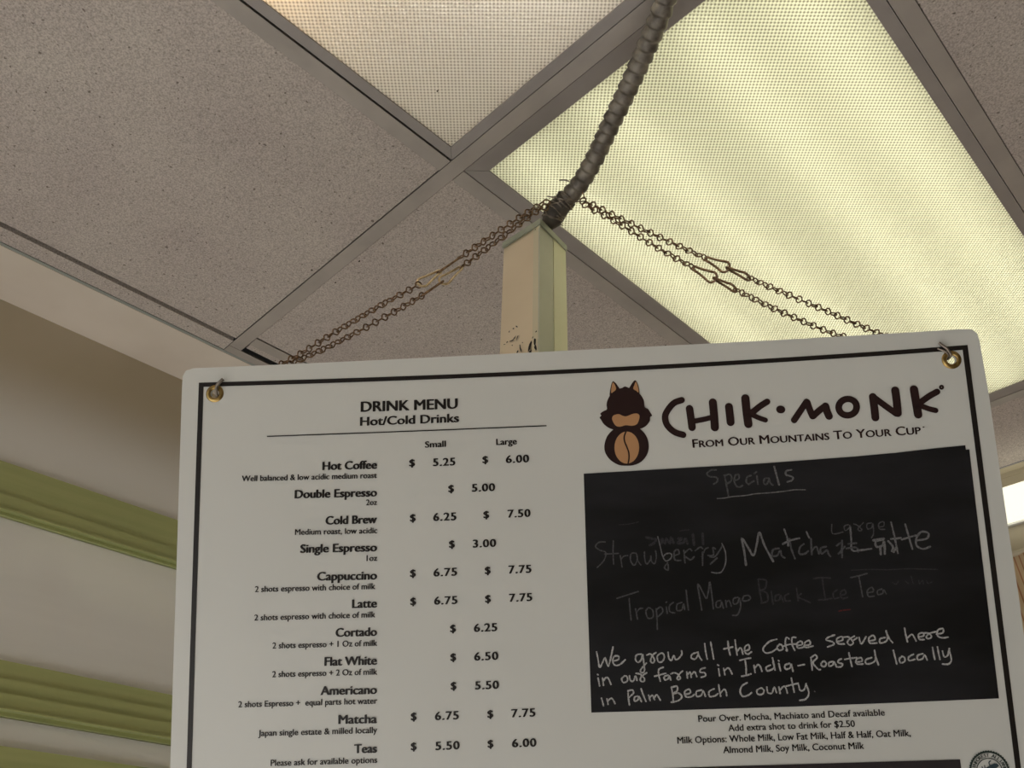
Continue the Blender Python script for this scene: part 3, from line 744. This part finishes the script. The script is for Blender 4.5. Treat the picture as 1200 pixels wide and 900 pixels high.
# Strawberry (with the rubbed word under it)
chalk(zz(z2, [(135, 178), (85, 180), (55, 215), (90, 245), (140, 265), (125, 330), (70, 388)], [(203, 170), (200, 260), (205, 360)], [(130, 278), (180, 275), (245, 272)],
   [(260, 290), (275, 385)], [(268, 320), (290, 295), (322, 290)], [(390, 270), (350, 275), (345, 330), (375, 370), (400, 325), (395, 275), (405, 330), (430, 368)],
   [(460, 260), (462, 320), (480, 360), (510, 320), (512, 290), (520, 340), (545, 355), (558, 300), (552, 250)]), m_ch3, 1.5)
chalk(zz(z2, [(570, 135), (590, 215), (612, 300), (640, 335), (680, 310), (680, 275), (640, 275), (615, 300)], [(1100, 190), (1128, 260), (1130, 350), (1100, 420), (1060, 435), (1015, 428)]), m_ch2, 1.4)
chalk(zz(z2, [(705, 290), (745, 275), (735, 240), (705, 262), (712, 325), (760, 330)], [(785, 245), (795, 350)], [(790, 270), (830, 235), (850, 250)], [(800, 300), (840, 325), (870, 300)],
   [(880, 250), (920, 220), (940, 232)], [(940, 262), (940, 370)], [(935, 300), (960, 240), (985, 225)], [(985, 290), (1030, 285), (1025, 225), (1045, 235)], [(1000, 300), (1040, 300), (1080, 250), (1105, 205)], [(1060, 310), (1005, 360)], [(650, 350), (625, 390), (655, 410), (655, 365)]), m_ch3, 1.7)
chalk(zz(z2, [(475, 140), (520, 150), (555, 158), (540, 185), (505, 205)], [(600, 190), (602, 150), (630, 190), (640, 150), (670, 190), (680, 140), (700, 185)], [(740, 150), (770, 150), (735, 185), (780, 185), (800, 150), (815, 190)], [(860, 115), (870, 200)], [(940, 110), (945, 195)]), m_ch4, 2.8)
chalk(zz(z2, [(750, 88), (790, 80), (830, 78)], [(250, 35), (330, 30), (410, 12)]), m_ch4, .9)
# Matcha Latte
chalk(zz(z3, [(115, 298), (105, 220), (92, 148), (130, 205), (158, 245), (178, 170), (190, 115), (220, 190), (268, 278)]), m_ch2, 2.3)
chalk(zz(z3, [(300, 205), (268, 212), (262, 245), (290, 245), (308, 215), (315, 245), (332, 258)], [(360, 150), (368, 200), (390, 262)], [(440, 180), (418, 200), (415, 235), (445, 235), (465, 220)],
   [(480, 150), (485, 240)], [(488, 215), (510, 195), (525, 235)], [(565, 195), (535, 205), (540, 235), (570, 215), (578, 235), (590, 250)], [(625, 190), (655, 175), (650, 235)], [(635, 235), (670, 195)], [(655, 160), (655, 255)],
   [(690, 180), (735, 175)], [(680, 205), (735, 200), (745, 225)]), m_ch3, 2.0)
chalk(zz(z3, [(330, 98), (348, 150), (352, 190)], [(322, 180), (365, 160), (415, 148)], [(455, 112), (470, 145)], [(701, 85), (706, 150), (712, 215), (760, 215), (820, 207)], [(930, 58), (950, 140), (968, 232)], [(930, 152), (960, 150), (985, 145)],
   [(1010, 70), (1030, 140), (1050, 208)], [(990, 155), (1040, 140), (1070, 132)], [(1075, 160), (1130, 150), (1140, 120), (1100, 112), (1072, 150), (1075, 190), (1110, 208), (1150, 195)]), m_ch2, 2.0)
chalk(zz(z3, [(830, 160), (890, 150)], [(885, 155), (845, 165), (848, 195), (880, 190), (892, 165), (895, 235)], [(870, 200), (872, 238)], [(915, 165), (940, 195), (935, 220)], [(960, 200), (945, 225)]), m_ch2, 2.4)
chalk(zz(z3, [(597, 70), (602, 122), (660, 113)], [(690, 72), (668, 80), (672, 105), (695, 90), (698, 75)], [(820, 62), (795, 68), (798, 95), (822, 88), (828, 65), (832, 120), (820, 145)], [(868, 85), (890, 78), (888, 55), (862, 65), (865, 95), (895, 98)]), m_ch3, 1.3)
# Tropical Mango
chalk(zz(z4, [(20, 208), (90, 185), (185, 155)], [(115, 210), (122, 300), (130, 378)], [(165, 290), (180, 370)], [(172, 320), (195, 290), (220, 285)], [(265, 280), (245, 310), (262, 362), (300, 355), (300, 305), (275, 282)],
   [(325, 290), (332, 360), (335, 450)], [(325, 300), (360, 275), (378, 310), (340, 350)], [(405, 275), (412, 325)], [(402, 240), (408, 236)], [(460, 240), (430, 265), (432, 310), (470, 322)], [(525, 240), (490, 255), (488, 300), (525, 298), (540, 250), (548, 295)],
   [(560, 145), (568, 230), (578, 298)], [(682, 300), (665, 200), (650, 95), (690, 160), (718, 210), (735, 140), (745, 80), (760, 180), (772, 290)],
   [(830, 225), (798, 235), (795, 275), (825, 275), (835, 235), (850, 285)], [(868, 225), (875, 275)], [(872, 240), (895, 225), (912, 270)], [(965, 200), (930, 210), (930, 250), (960, 245), (975, 205), (985, 270), (960, 335), (922, 340)], [(1010, 190), (1000, 225), (1040, 225), (1062, 205), (1045, 185), (1010, 190)]), m_ch3, 1.6)
# Black Ice Tea
chalk(zz(z5b, [(45, 105), (55, 180), (68, 250)], [(48, 102), (95, 110), (90, 160), (62, 175), (100, 190), (105, 240), (65, 255)], [(128, 180), (140, 262)], [(180, 200), (155, 210), (155, 240), (182, 232), (188, 205), (205, 245)], [(240, 195), (215, 210), (220, 240), (250, 240)],
   [(290, 160), (300, 240)], [(320, 195), (300, 215), (340, 235), (378, 252)], [(400, 98), (450, 92), (505, 95)], [(455, 95), (462, 160), (475, 230)], [(430, 235), (475, 232), (515, 225)], [(550, 170), (525, 190), (530, 225), (560, 220)], [(570, 205), (605, 195), (595, 170), (570, 190), (580, 225), (615, 218)]), m_ch4, 1.8)
chalk(zz(z5b, [(635, 92), (690, 80), (740, 66)], [(688, 85), (700, 150), (712, 215)], [(740, 190), (780, 180), (770, 155), (742, 175), (750, 212), (785, 210)], [(835, 165), (808, 175), (810, 200), (840, 192), (845, 170), (862, 195)]), m_ch3, 1.6)
chalk(zz(z5b, [(900, 120), (925, 135), (940, 115)], [(985, 115), (1005, 130)], [(1020, 80), (1035, 130)], [(1070, 110), (1075, 132), (1095, 110), (1100, 135)], [(1120, 112), (1130, 130), (1155, 120)], [(640, 45), (760, 40), (880, 42), (1000, 36), (1190, 40)]), m_ch4, 1.1)
ribbon([z5b([(590, 300), (632, 296)]), z5b([(560, 306), (580, 302)])], .0012, chalk_mat('red_chalk', (.08, .02, .02), (.12, .03, .03)), 'chalk_word', film, h=.0009)
# We grow all the Coffee served here
W1 = 1.7
chalk(zz(z6, [(52, 165), (62, 215), (72, 268), (92, 235), (108, 205), (122, 245), (132, 258), (148, 200), (162, 132)], [(158, 225), (195, 218), (200, 195), (170, 195), (160, 230), (178, 255), (210, 248), (243, 218)]), m_ch1, W1)
chalk(zz(z6, [(352, 180), (320, 185), (312, 215), (330, 235), (352, 215), (360, 182), (368, 240), (372, 290), (355, 305), (345, 290), (362, 265), (385, 240)],
   [(478, 175), (458, 195), (465, 230), (490, 230), (505, 200), (495, 175), (478, 175)], [(530, 168), (535, 205), (552, 222), (568, 190), (580, 215), (600, 210), (622, 180), (620, 158)]), m_ch1, W1)
chalk(zz(z6, [(725, 168), (692, 180), (685, 205), (712, 212), (732, 180), (728, 165), (738, 195), (755, 220)], [(775, 110), (782, 165), (792, 212)], [(815, 100), (825, 155), (835, 212)]), m_ch1, W1)
chalk(zz(z6, [(930, 95), (935, 140), (945, 185)], [(903, 145), (935, 138), (962, 132)], [(978, 85), (985, 140), (992, 185)], [(990, 165), (1010, 140), (1022, 145), (1030, 180)], [(1040, 160), (1072, 148), (1070, 118), (1045, 130), (1045, 165), (1062, 180), (1088, 165)]), m_ch1, W1)
chalk(zz(z7, [(150, 120), (105, 135), (70, 175), (85, 200), (120, 195), (150, 175)], [(170, 150), (152, 165), (162, 185), (185, 178), (180, 155), (165, 150)], [(222, 118), (205, 110), (200, 150), (212, 188), (205, 185)], [(262, 110), (240, 112), (240, 150), (255, 185)], [(185, 162), (225, 150), (270, 148)],
   [(268, 158), (300, 150), (292, 132), (268, 145), (275, 172), (310, 165)], [(310, 158), (345, 150), (340, 128), (315, 140), (318, 168), (362, 160)]), m_ch1, W1)
chalk(zz(z7, [(488, 95), (450, 110), (440, 125), (475, 135), (485, 150), (448, 165)], [(500, 135), (535, 125), (530, 105), (502, 118), (508, 145), (545, 148)], [(600, 125), (620, 112)], [(632, 110), (645, 148), (672, 105)],
   [(690, 130), (725, 122), (715, 98), (690, 112), (695, 142), (735, 142)], [(785, 110), (755, 118), (755, 142), (785, 135), (798, 115), (790, 70)], [(790, 75), (808, 115), (828, 140)]), m_ch1, W1)
chalk(zz(z7, [(898, 55), (905, 95), (915, 135)], [(912, 115), (940, 92), (955, 110), (965, 130)], [(980, 108), (1010, 100), (1005, 82), (980, 92), (985, 120), (1012, 122)], [(1085, 90), (1122, 82), (1122, 58), (1092, 68), (1092, 100), (1118, 112), (1152, 108)]), m_ch1, W1)
# in our farms in India - Roasted locally
chalk(zz(z6, [(62, 340), (72, 392)], [(58, 315), (62, 318)], [(92, 340), (98, 388)], [(96, 360), (118, 335), (132, 345), (148, 382)], [(240, 325), (220, 345), (232, 370), (258, 358), (255, 330), (238, 325)], [(272, 325), (278, 355), (298, 360), (312, 325), (322, 355)]), m_ch1, W1)
chalk(zz(z6, [(498, 268), (470, 280), (466, 310), (478, 360)], [(440, 328), (475, 318), (515, 308)], [(530, 320), (505, 330), (508, 352), (530, 345), (538, 325), (548, 352)], [(655, 300), (660, 340)], [(660, 318), (678, 300), (685, 335)], [(688, 315), (708, 298), (722, 330)],
   [(778, 272), (750, 280), (745, 300), (775, 305), (780, 325), (752, 335)]), m_ch1, W1)
chalk(zz(z6, [(868, 278), (875, 325)], [(862, 252), (868, 256)], [(902, 275), (910, 318)], [(908, 290), (930, 272), (945, 285), (958, 312)], [(1010, 222), (1045, 212), (1082, 206)], [(1045, 214), (1052, 270), (1052, 322)], [(1022, 328), (1055, 322), (1085, 312)], [(1105, 255), (1112, 302)], [(1110, 275), (1132, 250), (1148, 265), (1158, 295)]), m_ch1, W1)
chalk(zz(z7, [(112, 272), (88, 285), (95, 305), (125, 295), (135, 280), (125, 230)], [(128, 255), (140, 300)], [(162, 262), (172, 305)], [(160, 245), (163, 247)], [(225, 262), (198, 272), (202, 295), (228, 288), (235, 265), (245, 308)], [(275, 275), (312, 268)]), m_ch1, W1)
chalk(zz(z7, [(350, 230), (358, 300)], [(350, 228), (375, 212), (385, 230), (362, 258), (392, 295), (405, 298)], [(410, 262), (425, 248), (440, 262), (430, 280), (412, 275), (410, 262)], [(478, 250), (455, 258), (458, 278), (478, 270), (485, 252), (500, 282)], [(528, 235), (510, 245), (512, 258), (535, 265), (528, 280), (508, 283)], [(572, 200), (582, 245), (590, 280)], [(548, 238), (580, 232), (618, 228)],
   [(612, 255), (648, 248), (642, 228), (615, 240), (620, 265), (655, 265)], [(705, 228), (672, 240), (672, 262), (700, 262), (728, 240), (722, 185)], [(725, 210), (735, 240), (745, 270)]), m_ch1, W1)
chalk(zz(z7, [(832, 185), (842, 225), (852, 265)], [(885, 220), (868, 235), (875, 258), (898, 250), (898, 228), (882, 220)], [(950, 208), (922, 225), (925, 245), (958, 238)], [(1005, 205), (975, 215), (975, 240), (1002, 235), (1015, 212), (1030, 242)], [(1062, 168), (1068, 205), (1075, 238)], [(1090, 165), (1098, 205), (1105, 238)],
   [(1120, 190), (1130, 222), (1150, 215), (1160, 175)], [(1158, 180), (1172, 240), (1155, 265), (1120, 265)]), m_ch1, W1)
# in Palm Beach County.
chalk(zz(z6, [(85, 475), (92, 500), (98, 525)], [(122, 480), (128, 515)], [(125, 495), (148, 475), (162, 485), (175, 510)], [(262, 430), (265, 475), (272, 520)], [(262, 425), (290, 420), (298, 440), (268, 470)], [(325, 460), (305, 470), (308, 495), (328, 485), (335, 462), (352, 498)], [(350, 412), (365, 455), (382, 495)], [(400, 455), (410, 490)], [(408, 470), (425, 455), (440, 485)], [(438, 470), (455, 452), (478, 488)]), m_ch1, W1)
chalk(zz(z6, [(552, 405), (562, 450), (565, 498)], [(552, 402), (590, 395), (590, 425), (562, 445), (600, 440), (622, 465), (600, 490), (552, 502)], [(640, 450), (678, 440), (672, 415), (642, 430), (650, 465), (685, 465), (705, 450)], [(755, 420), (720, 430), (722, 462), (752, 455), (765, 425), (780, 462)], [(838, 412), (805, 430), (808, 462), (840, 460), (862, 445)],
   [(868, 385), (875, 430), (882, 462)], [(880, 440), (905, 415), (918, 430), (922, 458)]), m_ch1, W1)
chalk(zz(z6, [(1058, 372), (1025, 392), (1012, 430), (1030, 462), (1065, 455), (1088, 438)]), m_ch1, W1 * 1.1)
chalk(zz(z7, [(60, 405), (35, 418), (38, 440), (65, 442), (75, 420), (60, 405)], [(92, 400), (98, 432), (122, 435), (135, 400), (148, 432)], [(162, 400), (170, 438)], [(168, 418), (192, 395), (205, 410), (212, 435)], [(235, 348), (245, 395), (252, 430)], [(205, 395), (245, 385), (275, 378)], [(278, 388), (288, 420), (310, 415), (322, 380)], [(322, 385), (338, 435), (320, 470), (285, 478)]), m_ch1, W1)
chalk(zz(z7, [(371, 425), (373, 427)]), m_ch2, 1.2)
zA = Z(740, 755, 15.0); zB = Z(960, 735, 8.571); zC = Z(960, 600, 8.571)     # the looped letters r
for z_, l_, m_, w_ in ((zA, [(270, 188), (330, 168), (368, 205), (400, 265), (395, 310), (365, 325), (336, 300), (345, 240), (380, 180), (430, 145)], m_ch1, W1),
  (zA, [(80, 510), (150, 522), (190, 560), (226, 600), (220, 645), (182, 655), (155, 630), (165, 580), (210, 535), (265, 500)], m_ch1, W1),
  (zA, [(690, 520), (740, 500), (800, 515), (840, 560), (858, 595), (825, 622), (800, 600), (818, 560), (850, 510), (895, 470)], m_ch1, W1),
  (zB, [(235, 100), (290, 98), (325, 130), (338, 160), (308, 180), (280, 152), (302, 118), (350, 90)], m_ch1, W1),
  (zB, [(1040, 60), (1085, 58), (1122, 85), (1112, 110), (1080, 112), (1074, 88), (1110, 60), (1165, 45)], m_ch1, W1),
  (zC, [(345, 120), (385, 138), (425, 178), (402, 190), (388, 165), (440, 108)], m_ch3, 1.3)):
    chalk([z_(l_)], m_, w_)

# ================================================================ CHAINS
def figure8():
    """one twisted jack-chain link along local X, length 1 (scaled), eyes at right angles"""
    pts = []
    # eye A in XY: from centre out to -x and back; eye B in XZ
    def eye(sgn, plane):
        o = []
        for x, y in ((.04, .06), (.16, .21), (.30, .25), (.45, .17), (.535, .0), (.45, -.17), (.30, -.25), (.16, -.21), (.04, -.06)):
            o.append((sgn * x, y, 0) if plane == 0 else (sgn * x, 0, y))
        return o
    return smooth_line(eye(-1, 0) + eye(1, 1), 2, closed=True)
LINK = .0152
lv, lf = tube([Vector(q) * LINK for q in figure8()], .00088, 5, closed=True)
link_me = bpy.data.meshes.new('link'); link_me.from_pydata(lv, [], lf); link_me.materials.append(m_chain)
for p in link_me.polygons: p.use_smooth = True
tear = smooth_line([(-.53, 0, 0), (-.47, .07, 0), (-.25, .09, 0), (.10, .15, 0), (.38, .21, 0), (.53, .12, 0), (.56, 0, 0), (.53, -.12, 0), (.38, -.21, 0), (.10, -.15, 0), (-.25, -.09, 0), (-.47, -.07, 0)], 3, closed=True)
cv_, cf_ = tube([Vector(q) * .027 for q in tear], .0013, 6, closed=True)
clip_me = bpy.data.meshes.new('clip'); clip_me.from_pydata(cv_, [], cf_)
for p in clip_me.polygons: p.use_smooth = True
clip_me2 = clip_me.copy(); clip_me.materials.append(m_chain); clip_me2.materials.append(m_clip)
VIEW = MW @ Vector((0, 0, 1))
def orient(a, b, roll):
    x = (b - a).normalized(); z = (VIEW - x * VIEW.dot(x)).normalized(); y = z.cross(x)
    m3 = Matrix((x, y, z)).transposed(); return m3 @ Matrix.Rotation(roll, 3, 'X')
def chain(label, pts, clips, golds, twist):
    """pts: (pixel x, y, depth) along the strand; clips: fractions where the two clips sit"""
    P = [Vector(q) for q in smooth_line([at(*q) for q in pts], 24)]
    t = thing('chain', label, 'chain', P[-1], 'bronze chains holding up the menu board'); l0 = t.location
    seg = resample(list(P), .0005); n = len(seg); i = 0; k = 0
    cl = [int(c * n) for c in clips]; pit = int(LINK * .92 / .0005); cp = int(.0265 / .0005)
    def step_for(i, px):        # steps sized for an even pitch in pixels, so link lengths vary
        dep = -(MW.transposed() @ (seg[i] - EYE)).z; j = min(i + 30, n - 1)
        if j == i: return 30
        a, b = (MW.transposed() @ (seg[q] - EYE) for q in (i, j))
        pa, pb = Vector((a.x / -a.z, a.y / -a.z)) * FPX, Vector((b.x / -b.z, b.y / -b.z)) * FPX
        return int(px / max((pb - pa).length / (j - i), 1e-6))
    while True:
        pit = step_for(i, 12.6); cp = step_for(i, 27)
        if i + pit >= n: break
        if cl and i >= cl[0] and i + cp < n:
            me_clip = True; j = i + cp; me = clip_me2 if golds[len(clips) - len(cl)] else clip_me
            o = bpy.data.objects.new('clip', me); roll = (0.25, 1.35)[(len(clips) - len(cl) + twist) % 2]; cl.pop(0)
        else:
            me_clip = False; j = i + pit; o = bpy.data.objects.new('link', link_me); roll = random.uniform(-.25, .25) + .55 * math.sin(k * .35 + twist * 2)
        COL.objects.link(o); o.parent = t; a, b = seg[i], seg[j]
        ln = (b - a).length / ((.0265 if me_clip else LINK * .92)); mm = (orient(a, b, roll) @ Matrix.Diagonal((ln, (ln + 1) / 2, (ln + 1) / 2))).to_4x4(); mm.translation = (a + b) / 2 - l0; o.matrix_local = mm
        i = j; k += 1
    return t
def zg(g): return -sheet_cam(*g)[2]
zL, zR = zg(gL), zg(gR); Z0 = 1.19
def dz(x, x0, x1, z1): t = (x - x0) / (x1 - x0); return Z0 / (1 + t * (Z0 / z1 - 1))      # straight line in space
cl_a = [(x, y, dz(x, 645, 258, zL + .008)) for x, y in ((643, 236), (632, 241), (600, 261), (560, 287.5), (500, 328), (446, 358), (395, 388), (344, 419.5), (300, 441), (262, 460))]
cl_b = [(x, y, dz(x, 645, 258, zL + .008)) for x, y in ((641, 242), (630, 246.5), (600, 269.5), (560, 299), (527, 323.5), (500, 343), (452, 371), (395, 401.5), (347, 423.5), (300, 444.5), (260, 465))]
cr_a = [(x, y, dz(x, 683, 1108, zR + .008)) for x, y in ((681, 234.5), (687, 236.7), (720, 253), (770, 276.7), (846.7, 311.7), (903, 336.7), (963, 362), (1023, 388), (1065, 404), (1106, 417))]
cr_b = [(x, y, dz(x, 683, 1108, zR + .008)) for x, y in ((684, 239), (700, 248), (727, 263), (766.7, 288), (800, 307), (840, 328), (893, 355), (935, 374), (980, 392), (1050, 412), (1104, 423))]
ca = chain('left pair of chains, upper strand running from the conduit to the left eyelet', cl_a, (.345, .36), (0, 1), 1)
cb = chain('left pair of chains, lower strand with a shiny gold clip, ending at the left eyelet', cl_b, (.33, .36), (1, 0), 0)
cc = chain('right pair of chains, upper strand reaching the right eyelet of the menu board', cr_a, (.42, .44), (0, 0), 0)
cd = chain('right pair of chains, lower strand sagging across the bright ceiling light', cr_b, (.40, .42), (0, 0), 0)
def hook(par, pts, rad, m):
    """pts: print (u, v, height) on and behind the sheet"""
    v, f = tube(smooth_line([sheet(*q) for q in pts], 6), rad, 8); mesh('hook', v, f, m, par, smooth=True)
a_, b_ = gL
def off(px, py): return uv(px, py)
q1, q2, q3 = off(252.5, 462.5), off(256, 453.5), off(263.5, 445.5)
hook(ca, [(q1[0] + .004, q1[1], -.010), (q1[0] + .002, q1[1] + .001, .0005), (q2[0], q2[1], .004), (q3[0], q3[1], .0045)], .0017, m_wire)
q1, q2, q3, q4 = off(1113.5, 417.5), off(1108, 410.5), off(1102, 405.5), off(1099.5, 402.5)
hook(cc, [(q1[0] - .002, q1[1] + .002, -.008), (q1[0], q1[1], .001), (q2[0], q2[1], .004), (q3[0], q3[1], .003), (q4[0], q4[1], .002)], .0013, m_wire)
q1, q2, q3 = off(1111, 416.5), off(1105, 412.5), off(1097.5, 409)
hook(cd, [(q1[0] - .001, q1[1] + .002, -.008), (q1[0], q1[1], .001), (q2[0], q2[1], .003), (q3[0], q3[1], .002)], .0010, m_wire)
